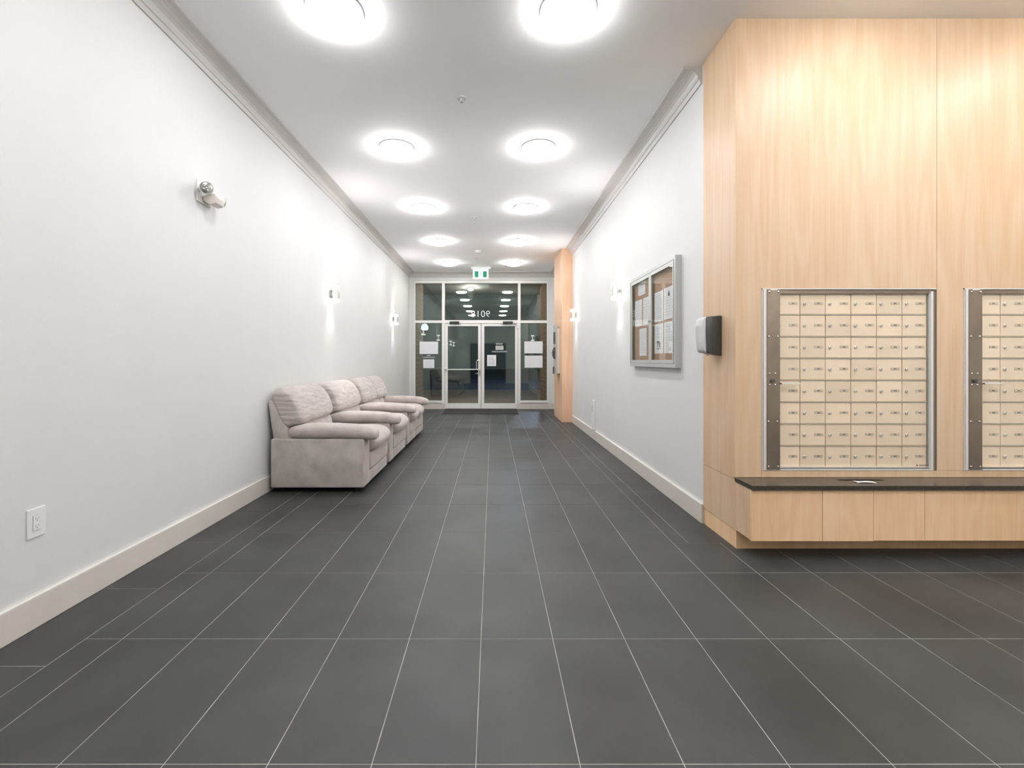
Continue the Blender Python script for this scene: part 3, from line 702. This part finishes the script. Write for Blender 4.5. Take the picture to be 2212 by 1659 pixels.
# ------------------------------------------------------------------ sconces
def sconce(wall_x, y, s, label):
    """s=+1: sticks out towards +x"""
    t = empty('wall_sconce', (wall_x, y, 2.040)); tag(t, label, 'wall lamp', 'up and down wall sconces in the corridor')
    def X(a): return s*a
    MB().box(X(0), X(0.012), -0.055, 0.055, -0.058, 0.058).build('back_plate', 'chrome', t, bevel=0.002, seg=1)
    MB().box(X(0.012), X(0.040), -0.012, 0.012, -0.02, 0.02).build('arm', 'chrome', t)
    # frosted glass end bands (lit) and clear middle of the curved glass
    n = 9; outer = []
    for i in range(n+1):
        a = -PI/2+PI*i/n; outer.append((0.045+0.070*math.cos(a), 0.075*math.sin(a)))
    outer = [(0.002, -0.075)]+outer+[(0.002, 0.075)]
    inner = []
    for (a, b2) in outer[::-1]:
        inner.append((max(a-0.005, 0.002) if abs(b2) < 0.07 else a, b2*0.93))
    def shell(z0, z1, mat, name):
        pts = [(X(a), b2) for a, b2 in outer+inner]
        return MB().prism(pts, 'z', z0, z1).build(name, mat, t)
    shell(0.066, 0.105, 'sconce_glow', 'frosted_band'); shell(-0.105, -0.066, 'sconce_glow', 'frosted_band')
    shell(-0.064, 0.064, 'clear', 'glass_shade')
    for b2 in (-0.074, -0.035, 0.035, 0.074):
        xo = 0.045+0.070*math.sqrt(max(0, 1-(b2/0.0755)**2))+0.002
        MB().box(X(xo-0.005), X(xo+0.001), b2-0.002, b2+0.002, -0.066, 0.066).build('rib', 'steel', t)
    ringp = []
    for i in range(20):
        a = 2*PI*i/20; ringp.append((X(0.052+0.024*math.cos(a)*abs(math.cos(a))**-0.4 if abs(math.cos(a)) > .01 else 0.052), 0.0, 0.045*math.sin(a)))
    MB().tube([(X(0.035), 0, -0.045), (X(0.035), 0, 0.045), (X(0.062), 0, 0.045), (X(0.072), 0, 0.030), (X(0.072), 0, -0.030), (X(0.062), 0, -0.045), (X(0.035), 0, -0.045)], 0.005, 8).build('clamp', 'steel', t)
    MB().lathe([(0.014, -0.055), (0.016, -0.04), (0.016, 0.04), (0.014, 0.055)], (X(0.055), 0, 0), 'z', 12).build('bulb', 'sconce_glow', t, smooth=True)
    for up in (1, -1):
        L = bpy.data.lights.new('beam', 'SPOT'); L.energy = SCONCE; L.color = (1.0, 0.93, 0.95); L.spot_size = math.radians(78); L.spot_blend = 1.0; L.shadow_soft_size = 0.03
        lo = bpy.data.objects.new('beam', L); C.objects.link(lo); lo.parent = t; lo.location = (X(0.052), 0, up*0.108)
        lo.rotation_euler = (PI if up > 0 else 0, 0, 0)
        L2 = bpy.data.lights.new('fill_spot', 'SPOT'); L2.energy = SCONCE_FILL; L2.color = (1.0, 0.97, 0.96); L2.spot_size = math.radians(112); L2.spot_blend = 1.0; L2.shadow_soft_size = 0.05  # extra fill light, tilted off the wall to brighten the ceiling
        l2 = bpy.data.objects.new('fill_spot', L2); C.objects.link(l2); l2.parent = t; l2.location = (X(0.06), 0, up*0.11)
        l2.rotation_euler = (PI if up > 0 else 0, (1 if up > 0 else -1)*s*0.80, 0)
sconce(XL, 5.80, 1, 'wall sconce above the nearer recliners on the bare wall')
sconce(XL, 9.45, 1, 'wall sconce by the street end of the bare wall')
sconce(XL, 0.75, 1, 'wall sconce beside the viewer, mirrored in the glazing')
sconce(XL, -0.95, 1, 'wall sconce in the rear corner behind the viewer')
sconce(XR, 5.56, -1, 'wall sconce next to the notice board')
sconce(XR, 8.50, -1, 'wall sconce next to the slim maple pier')

# ------------------------------------------------------------------ emergency light (twin heads)
el = empty('emergency_light', (XL, 3.255, CZ+0.0)); tag(el, 'twin headed white emergency light high on the bare wall', 'emergency light')
dz = 0
def e3(px, py, x): # point on plane X=x seen at pixel
    d = x*F/(px-CX); return (x-XL, d-3.255, (CY-py)*d/F)
zc = 1.185
MB().box(0, 0.010, -0.078, 0.078, zc-0.075, zc+0.075).build('wall_plate', 'white_plastic', el, bevel=0.003, seg=2)
# moulded body under the heads
bp = [(0.010, zc-0.02), (0.10, zc+0.00), (0.118, zc-0.03), (0.105, zc-0.075), (0.06, zc-0.085), (0.010, zc-0.05)]
MB().prism(bp, 'y', -0.025, 0.075).build('body', 'ivory_plastic', el, bevel=0.008, seg=3, smooth=True)
def head(cx, cy, cz, dirv, name='lamp_head', sc=0.88):
    d = Vector(dirv).normalized(); R = d.to_track_quat('Z', 'Y').to_matrix()
    def tr(m):
        m.v = [tuple(R @ (Vector(v)*sc)+Vector((cx, cy, cz))) for v in m.v]; return m
    h = tr(MB().lathe([(0.018, -0.085), (0.034, -0.070), (0.046, -0.030), (0.049, 0.0), (0.049, 0.012), (0.043, 0.014)], (0, 0, 0), 'z', 28)).build(name, 'ivory_plastic', el, smooth=True)
    tr(MB().lathe([(0.044, 0.0142), (0.038, 0.016), (0.012, 0.0165)], (0, 0, 0), 'z', 28)).build('reflector', 'reflector', h, smooth=True)
    tr(MB().lathe([(0.049, 0.010), (0.049, 0.018), (0.044, 0.019), (0.044, 0.012)], (0, 0, 0), 'z', 28)).build('bezel', 'silver_plastic', h, smooth=True)
    lm = MB()
    for k in range(4):
        a = k*PI/2+0.5; lm.lathe([(0.0065, 0.015), (0.0055, 0.021), (0.002, 0.022)], (0.020*math.cos(a), 0.020*math.sin(a), 0), 'z', 10)
    lm.lathe([(0.0065, 0.015), (0.0055, 0.021), (0.002, 0.022)], (0, 0, 0), 'z', 10)
    tr(lm).build('led_cluster', 'led', h, smooth=True)
head(0.072, -0.075, zc+0.012, (0.50, -0.85, -0.12))
head(0.080, 0.095, zc-0.022, (0.55, 0.83, 0.02), sc=0.72)

# ------------------------------------------------------------------ outlet
ot = empty('power_outlet', (XL, 2.062, 0.468)); tag(ot, 'white rectangular wall outlet low on the bare wall', 'outlet')
MB().box(0, 0.006, -0.042, 0.042, -0.065, 0.065).build('cover_plate', 'white_plastic', ot, bevel=0.002, seg=2)
MB().box(0.0055, 0.0062, -0.0178, 0.0178, -0.0345, 0.0345).build('joint', 'ink', ot)
MB().box(0.006, 0.0085, -0.0170, 0.0170, -0.0335, 0.0335).build('receptacle', 'white_plastic', ot, bevel=0.0006, seg=1)
sm_ = MB()
for zc_ in (0.017, -0.017):
    sm_.box(0.0084, 0.0088, -0.0075, -0.0058, zc_-0.001, zc_+0.007).box(0.0084, 0.0088, 0.0055, 0.0070, zc_, zc_+0.006)
    sm_.lathe([(0.0022, 0.0084), (0.0022, 0.0089)], (0, 0, zc_-0.006), 'x', 8)
sm_.build('socket_holes', 'ink', ot)

# ------------------------------------------------------------------ notice board
Y0b, Y1b, Z0b, Z1b = 3.764, 5.007, 1.136, 2.066; XF = XR-0.052
nb = empty('notice_board', (XR, Y0b, Z0b)); tag(nb, 'grey aluminium notice board cabinet with two glass doors', 'notice board')
W, Hh = Y1b-Y0b, Z1b-Z0b
def nbb(name, y0, y1, z0, z1, x0, x1, mat, par=None, bev=0.0012):
    return MB().box(x0, x1, y0, y1, z0, z1).build(name, mat, par or nb, bevel=bev, seg=1)
fb = MB().box(-0.052, 0, 0, 0.032, 0, Hh).box(-0.052, 0, W-0.018, W, 0, Hh).box(-0.052, 0, 0.032, W-0.018, 0, 0.035).box(-0.052, 0, 0.032, W-0.018, Hh-0.030, Hh)
fb.build('frame', 'grey_alu', nb)
nbb('cork_board', 0.032, W-0.018, 0.035, Hh-0.03, -0.016, -0.002, 'cork')
ymid = 4.383-Y0b
def bdoor(y0, y1, hinge):
    d = MB(); a, b2, c2, e = 0.030, 0.030, 0.030, 0.030
    z0, z1 = 0.037, Hh-0.032
    d.box(-0.050, -0.040, y0, y1, z0, z0+0.030).box(-0.050, -0.040, y0, y1, z1-0.033, z1).box(-0.050, -0.040, y0, y0+0.030, z0+0.03, z1-0.033).box(-0.050, -0.040, y1-0.033, y1, z0+0.03, z1-0.033)
    o = d.build('door', 'grey_alu', nb)
    MB().box(-0.046, -0.043, y0+0.030, y1-0.033, z0+0.030, z1-0.033).build('glass_pane', 'clear', o)
    return o, z0, z1
dn, z0, z1 = bdoor(0.036, ymid-0.001, 0)
df, _, _ = bdoor(ymid+0.001, W-0.022, 1)
hg = MB(); k = z0
while k < z1:
    hg.box(-0.0545, -0.0495, 0.027, 0.036, k, k+0.009); k += 0.0155
hg.build('piano_hinge', 'ink', dn)
hg = MB(); k = z0
while k < z1:
    hg.box(-0.0545, -0.0495, W-0.022, W-0.016, k, k+0.009); k += 0.0155
hg.build('piano_hinge', 'grey_alu', df)
MB().lathe([(0.008, -0.050), (0.007, -0.060), (0.004, -0.061)], (0, ymid-0.016, Hh*0.47), 'x', 12).build('lock', 'steel', dn, smooth=True)
MB().lathe([(0.008, -0.050), (0.007, -0.060), (0.004, -0.061)], (0, ymid+0.018, Hh*0.47), 'x', 12).build('lock', 'steel', df, smooth=True)
def pinned(name, y0, y1, z0, z1, label, rows, seed, ink='ink_blue', art=None, mat='paper'):
    """sheet pinned on the cork; y0<y1 (y0 nearer the viewer)"""
    x = XR-0.0165; w, h = y1-y0, z1-z0
    m = MB().box(-0.0012, 0, 0, w, 0, h)
    rr = random.Random(seed); dzr = h*0.8/max(rows, 1)
    for r in range(rows):
        z = h*0.9-dzr*(r+0.5)
        if art and art[0] < z < art[1]: continue
        a = w*0.12; e = w*rr.uniform(0.6, 0.88)
        # text starts at the far edge (reads left to right)
        y = w*0.88
        while y > w*0.12+w*(0.0 if rr.random() > .3 else 0.2):
            l = rr.uniform(0.01, 0.035); m.box(-0.0018, -0.0011, max(y-l, w*0.1), y, z-0.0018, z+0.0018, 1); y -= l+0.005
    if art:
        for (a, b2, c2, e) in art[2]: m.box(-0.0019, -0.0011, w*a, w*b2, h*c2, h*e, 2)
    o = m.build(name, [mat, ink, 'ink'], None, (x, y0, z0)); tag(o, label, 'paper'); return o
pinned('pinned_sheet', 4.61, 4.83, 1.87, 2.0, 'small upper sheet pinned behind the door by the sconce', 4, 1)
pinned('pinned_sheet', 4.710, 4.930, 1.555, 1.83, 'letter sheet pinned far left edge in the middle row', 9, 2)
pinned('pinned_sheet', 4.455, 4.675, 1.555, 1.83, 'middle row sheet half hidden by the central door stile', 8, 3)
pinned('pinned_sheet', 4.570, 4.790, 1.245, 1.525, 'lone bluish text sheet low behind the door by the sconce', 11, 4)
pinned('pinned_sheet', 4.125, 4.345, 1.556, 1.833, 'upper plain text sheet next to the lock in the nearer door', 12, 5)
pinned('pinned_sheet', 3.880, 4.100, 1.560, 1.840, 'upper letter sheet with a small dark emblem at its head', 9, 6, art=(0.20, 0.27, [(0.42, 0.58, 0.74, 0.82), (0.46, 0.54, 0.82, 0.88), (0.40, 0.60, 0.72, 0.745)]))
pinned('pinned_sheet', 4.125, 4.345, 1.262, 1.535, 'lower sheet with a dark sketch near its foot', 8, 7, art=(0.03, 0.125, [(0.30, 0.36, 0.20, 0.38), (0.40, 0.52, 0.30, 0.42), (0.40, 0.46, 0.20, 0.30), (0.56, 0.70, 0.36, 0.42), (0.62, 0.68, 0.22, 0.36), (0.22, 0.76, 0.15, 0.17)]))
pinned('pinned_sheet', 3.880, 4.100, 1.262, 1.535, 'lower letter sheet with a faint round stamp at its foot', 9, 8, art=(0.02, 0.06, [(0.30, 0.50, 0.16, 0.175), (0.30, 0.32, 0.10, 0.17), (0.48, 0.50, 0.10, 0.17), (0.30, 0.50, 0.09, 0.105)]))
kr = empty('key_hook', (XR-0.0165, 4.66, 2.012)); tag(kr, 'shiny metal clip pinned at the top of the notice board', 'clip')
MB().box(-0.018, 0, -0.05, 0.05, -0.010, 0.006).build('bar', 'chrome', kr, bevel=0.003, seg=1)
MB().tube([(-0.012, -0.04, -0.006), (-0.02, -0.045, -0.03), (-0.012, -0.03, -0.035)], 0.003, 6).build('hook', 'chrome', kr)

# ------------------------------------------------------------------ soap dispenser on the maple return
sdp = empty('hand_dispenser', (XP-0.004, 3.145, 1.23)); tag(sdp, 'grey and dark hand sanitiser dispenser on the maple return', 'dispenser')
prof = [(0, 0.0), (-0.060, 0.012), (-0.095, 0.020), (-0.106, 0.05), (-0.110, 0.16), (-0.110, 0.245), (-0.102, 0.262), (-0.006, 0.272), (0, 0.268)]
MB().prism(prof, 'y', -0.055, 0.055).build('body', 'dark_plastic', sdp, bevel=0.007, seg=3, smooth=True)
pf = [(-0.100, 0.016), (-0.118, 0.030), (-0.126, 0.09), (-0.130, 0.20), (-0.124, 0.252), (-0.100, 0.266), (-0.104, 0.14)]
MB().prism(pf, 'y', -0.052, 0.062).build('front_cover', 'silver_plastic', sdp, bevel=0.008, seg=3, smooth=True)
MB().lathe([(0.012, 0), (0.010, -0.014)], (-0.075, 0, 0.014), 'z', 12).build('nozzle', 'white_plastic', sdp, smooth=True)

# ------------------------------------------------------------------ narrow white wall unit above the baseboard
wu = empty('wall_heater', (XR, 6.955, 0.148)); tag(wu, 'narrow upright white wall unit resting above the baseboard', 'wall unit')
MB().box(-0.040, 0, -0.055, 0.055, 0, 0.45).build('casing', 'white_plastic', wu, bevel=0.008, seg=3)
MB().box(-0.042, -0.039, -0.030, 0.030, 0.27, 0.37).build('grille', 'grey_alu', wu, bevel=0.001, seg=1)
MB().lathe([(0.010, -0.039), (0.009, -0.046)], (0, 0.0, 0.415), 'x', 12).build('knob', 'grey_alu', wu)
MB().lathe([(0.014, -0.039), (0.012, -0.043)], (0, 0.0, 0.06), 'x', 12).build('lower_vent', 'grey_alu', wu)

# ------------------------------------------------------------------ entry phone panel on the pier
ep = empty('entry_phone_panel', (1.347, 9.17, 0.937)); tag(ep, 'tall steel entry phone panel on the maple pier', 'intercom')
MB().box(-0.055, 0, 0, 0.31, 0, 0.90).build('housing', 'alu_bright', ep, bevel=0.003, seg=1)
MB().box(-0.082, -0.055, -0.004, 0.36, -0.015, 0.985).build('face_plate', 'grey_alu', ep, bevel=0.002, seg=1)
MB().box(-0.092, -0.082, 0.06, 0.30, 0.60, 0.84).build('display_bezel', 'ink', ep, bevel=0.003, seg=1)
MB().box(-0.094, -0.091, 0.10, 0.26, 0.66, 0.80).build('display', 'reflector', ep)
hs = MB().tube([(-0.085, 0.10, 0.30), (-0.11, 0.10, 0.32), (-0.125, 0.10, 0.36), (-0.125, 0.10, 0.46), (-0.11, 0.10, 0.50), (-0.085, 0.10, 0.52)], 0.014, 8)
hs.build('handset', 'ink', ep, smooth=True)
MB().box(-0.090, -0.082, 0.05, 0.16, 0.29, 0.53).build('cradle', 'ink', ep, bevel=0.002, seg=1)
MB().box(-0.096, -0.082, 0.20, 0.30, 0.36, 0.46).build('keypad', 'dark_plastic', ep, bevel=0.002, seg=1)
MB().tube([(-0.083, 0.24, 0.41), (-0.15, 0.24, 0.42)], 0.006, 6).build('key_in_lock', 'steel', ep)
MB().box(-0.098, -0.082, 0.22, 0.34, -0.01, 0.13).build('card_box', 'ink', ep, bevel=0.002, seg=1)

# ------------------------------------------------------------------ recliners
def smooth_closed(pts, n=3):
    for _ in range(n):
        out = []
        for i in range(len(pts)):
            a, b2 = pts[i], pts[(i+1) % len(pts)]
            out += [(a[0]*.75+b2[0]*.25, a[1]*.75+b2[1]*.25), (a[0]*.25+b2[0]*.75, a[1]*.25+b2[1]*.75)]
        pts = out
    return pts
def pillow(prof, y0, y1, name, mat, par, p=4.0, smin=0.72, st=15, wr=0.0, seed=0, n=2):
    pr_ = smooth_closed(prof, n); cx_ = sum(a for a, _ in pr_)/len(pr_); cz_ = sum(b for _, b in pr_)/len(pr_)
    rings = []; rr = random.Random(seed); ph = [rr.uniform(0, 6.28) for _ in range(6)]
    for k in range(st+1):
        th = PI*(1-k/st); ct_ = math.cos(th); u = math.copysign(abs(ct_)**(2/p), ct_); s = max(math.sin(th), 0.0)**(2/p)
        sc = max(smin+(1-smin)*s, 0.02)
        y = (y0+y1)/2+u*(y1-y0)/2
        ring = []
        for i, (a, z) in enumerate(pr_):
            an = math.atan2(z-cz_, a-cx_)
            e = 1+wr*(abs(u)**2*0.8+0.2)*(math.sin(an*9+ph[0]+3*u)*0.5+math.sin(an*15+ph[1]-5*u)*0.35+math.sin(u*7+ph[2]+an*2)*0.4)
            ring.append((cx_+(a-cx_)*sc*e, y, cz_+(z-cz_)*sc*e))
        rings.append(ring)
    return MB().loft(rings).build(name, mat, par, smooth=True)
def arm_pad(yc, hw, par):
    rings = []; st = 26; x0, x1 = 0.185, 0.995; n = 4.2   # distance from wall
    for k in range(st+1):
        th = PI*(1-k/st); ct_ = math.cos(th); c_ = math.copysign(abs(ct_)**(2/n), ct_); s = max(max(math.sin(th), 0)**(2/n), 0.02)
        x = (x0+x1)/2+(x1-x0)/2*c_; u = (c_+1)/2
        zc_ = 0.540+0.014*math.sin(PI*u)-0.014*u*u-(0.012*max(0, u-0.85)/0.15); hz = 0.068
        ring = []
        for i in range(22):
            a = 2*PI*i/22; ca, sa = math.cos(a), math.sin(a)
            ring.append((x, yc+hw*s**0.8*math.copysign(abs(ca)**0.75, ca), zc_+hz*s*math.copysign(abs(sa)**0.8, sa)*(1+0.03*math.sin(9*u+3*a))))
        rings.append(ring)
    return MB().loft(rings).build('armrest', 'suede', par, smooth=True)
def recliner(y0, Wd, nback, name, label, cat, far_arm=True):
    t = empty(name, (XL+0.006, y0, 0)); tag(t, label, cat, 'taupe suede recliner seats along the bare wall')
    A = 0.200; B = A if far_arm else 0.028
    XS = 0.885   # front of side panels from wall
    for (a, b2) in ((0, A), (Wd-B, Wd)):
        top = 0.487 if b2-a > 0.1 else 0.30
        MB().box(0.045, XS, a+0.003, b2-0.003, 0.045, top).build('side_panel', 'suede_side', t, bevel=min(0.014, (b2-a)*0.3), seg=3, smooth=True)
        MB().box(XS-0.012, XS+0.003, a+0.005, b2-0.005, 0.052, top-0.009).build('front_post', 'suede', t, bevel=0.003, seg=2, smooth=True)
        if b2-a > 0.1: arm_pad((a+b2)/2, A/2+0.012, t)
    MB().box(0.07, XS-0.03, A, Wd-B, 0.05, 0.33).build('base_frame', 'suede_side', t, bevel=0.01)
    n = nback; sw = (Wd-A-B)/n
    # outer back shell
    bk = [(0.004, 0.815), (0.016, 0.835), (0.05, 0.83), (0.24, 0.46), (0.20, 0.30), (0.075, 0.30), (0.055, 0.47)]
    MB().prism(bk, 'y', 0.035, Wd-0.035).build('back_shell', 'suede_side', t, bevel=0.012, seg=2, smooth=True)
    for i in range(n):
        bw = (Wd-0.05)/n; yb = 0.025+bw*i
        head_ = [(0.145, 0.575), (0.105, 0.66), (0.055, 0.78), (0.022, 0.875), (0.045, 0.94), (0.12, 0.955), (0.20, 0.925), (0.265, 0.84), (0.305, 0.73), (0.322, 0.665), (0.300, 0.615), (0.21, 0.585)]
        pillow(head_, yb, yb+bw, 'head_cushion', 'suede_wr', t, p=8, smin=0.0, st=34, wr=0.03, seed=3+i+int(y0*7), n=2)
        ya = A+sw*i
        lum = [(0.15, 0.40), (0.13, 0.55), (0.15, 0.65), (0.25, 0.655), (0.290, 0.60), (0.312, 0.52), (0.29, 0.42), (0.22, 0.38)]
        pillow(lum, ya+0.003, ya+sw-0.003, 'lumbar_cushion', 'suede', t, p=8, smin=0.0, st=22, seed=11+i)
        seat_ = [(0.24, 0.36), (0.24, 0.45), (0.32, 0.495), (0.55, 0.510), (0.78, 0.515), (0.90, 0.495), (0.955, 0.44), (0.958, 0.385), (0.925, 0.335), (0.85, 0.315), (0.55, 0.315), (0.30, 0.325)]
        pillow(seat_, ya+0.002, ya+sw-0.002, 'seat_cushion', 'suede', t, p=7, smin=0.0, st=26, wr=0.006, seed=21+i)
        ft = [(XS-0.05, 0.165), (XS-0.05, 0.318), (XS+0.004, 0.325), (XS+0.016, 0.30), (XS+0.018, 0.22), (XS+0.010, 0.170), (XS-0.01, 0.160)]
        pillow(ft, ya+0.003, ya+sw-0.003, 'footrest_panel', 'suede', t, p=14, smin=0.0, st=22, seed=31+i)
        MB().box(XS-0.04, XS+0.001, ya+0.002, ya+sw-0.002, 0.048, 0.158).build('skirt_panel', 'suede', t, bevel=0.008, seg=2, smooth=True)
    for (fx_, fy) in ((0.12, 0.08), (0.12, Wd-0.08), (XS-0.08, 0.08), (XS-0.08, Wd-0.08)):
        MB().lathe([(0.022, 0.0), (0.025, 0.046)], (fx_, fy, 0), 'z', 12).build('foot', 'black', t)
    return t
recliner(4.135, 0.93, 1, 'recliner_chair', 'taupe suede recliner chair, the first one by the bare stretch of wall', 'armchair', False)
recliner(5.165, 0.97, 1, 'recliner_chair', 'taupe suede recliner chair between the first recliner and the two seater', 'armchair', False)
recliner(6.235, 1.405, 2, 'recliner_loveseat', 'taupe suede two seat recliner sofa at the end of the row by the doors', 'sofa')
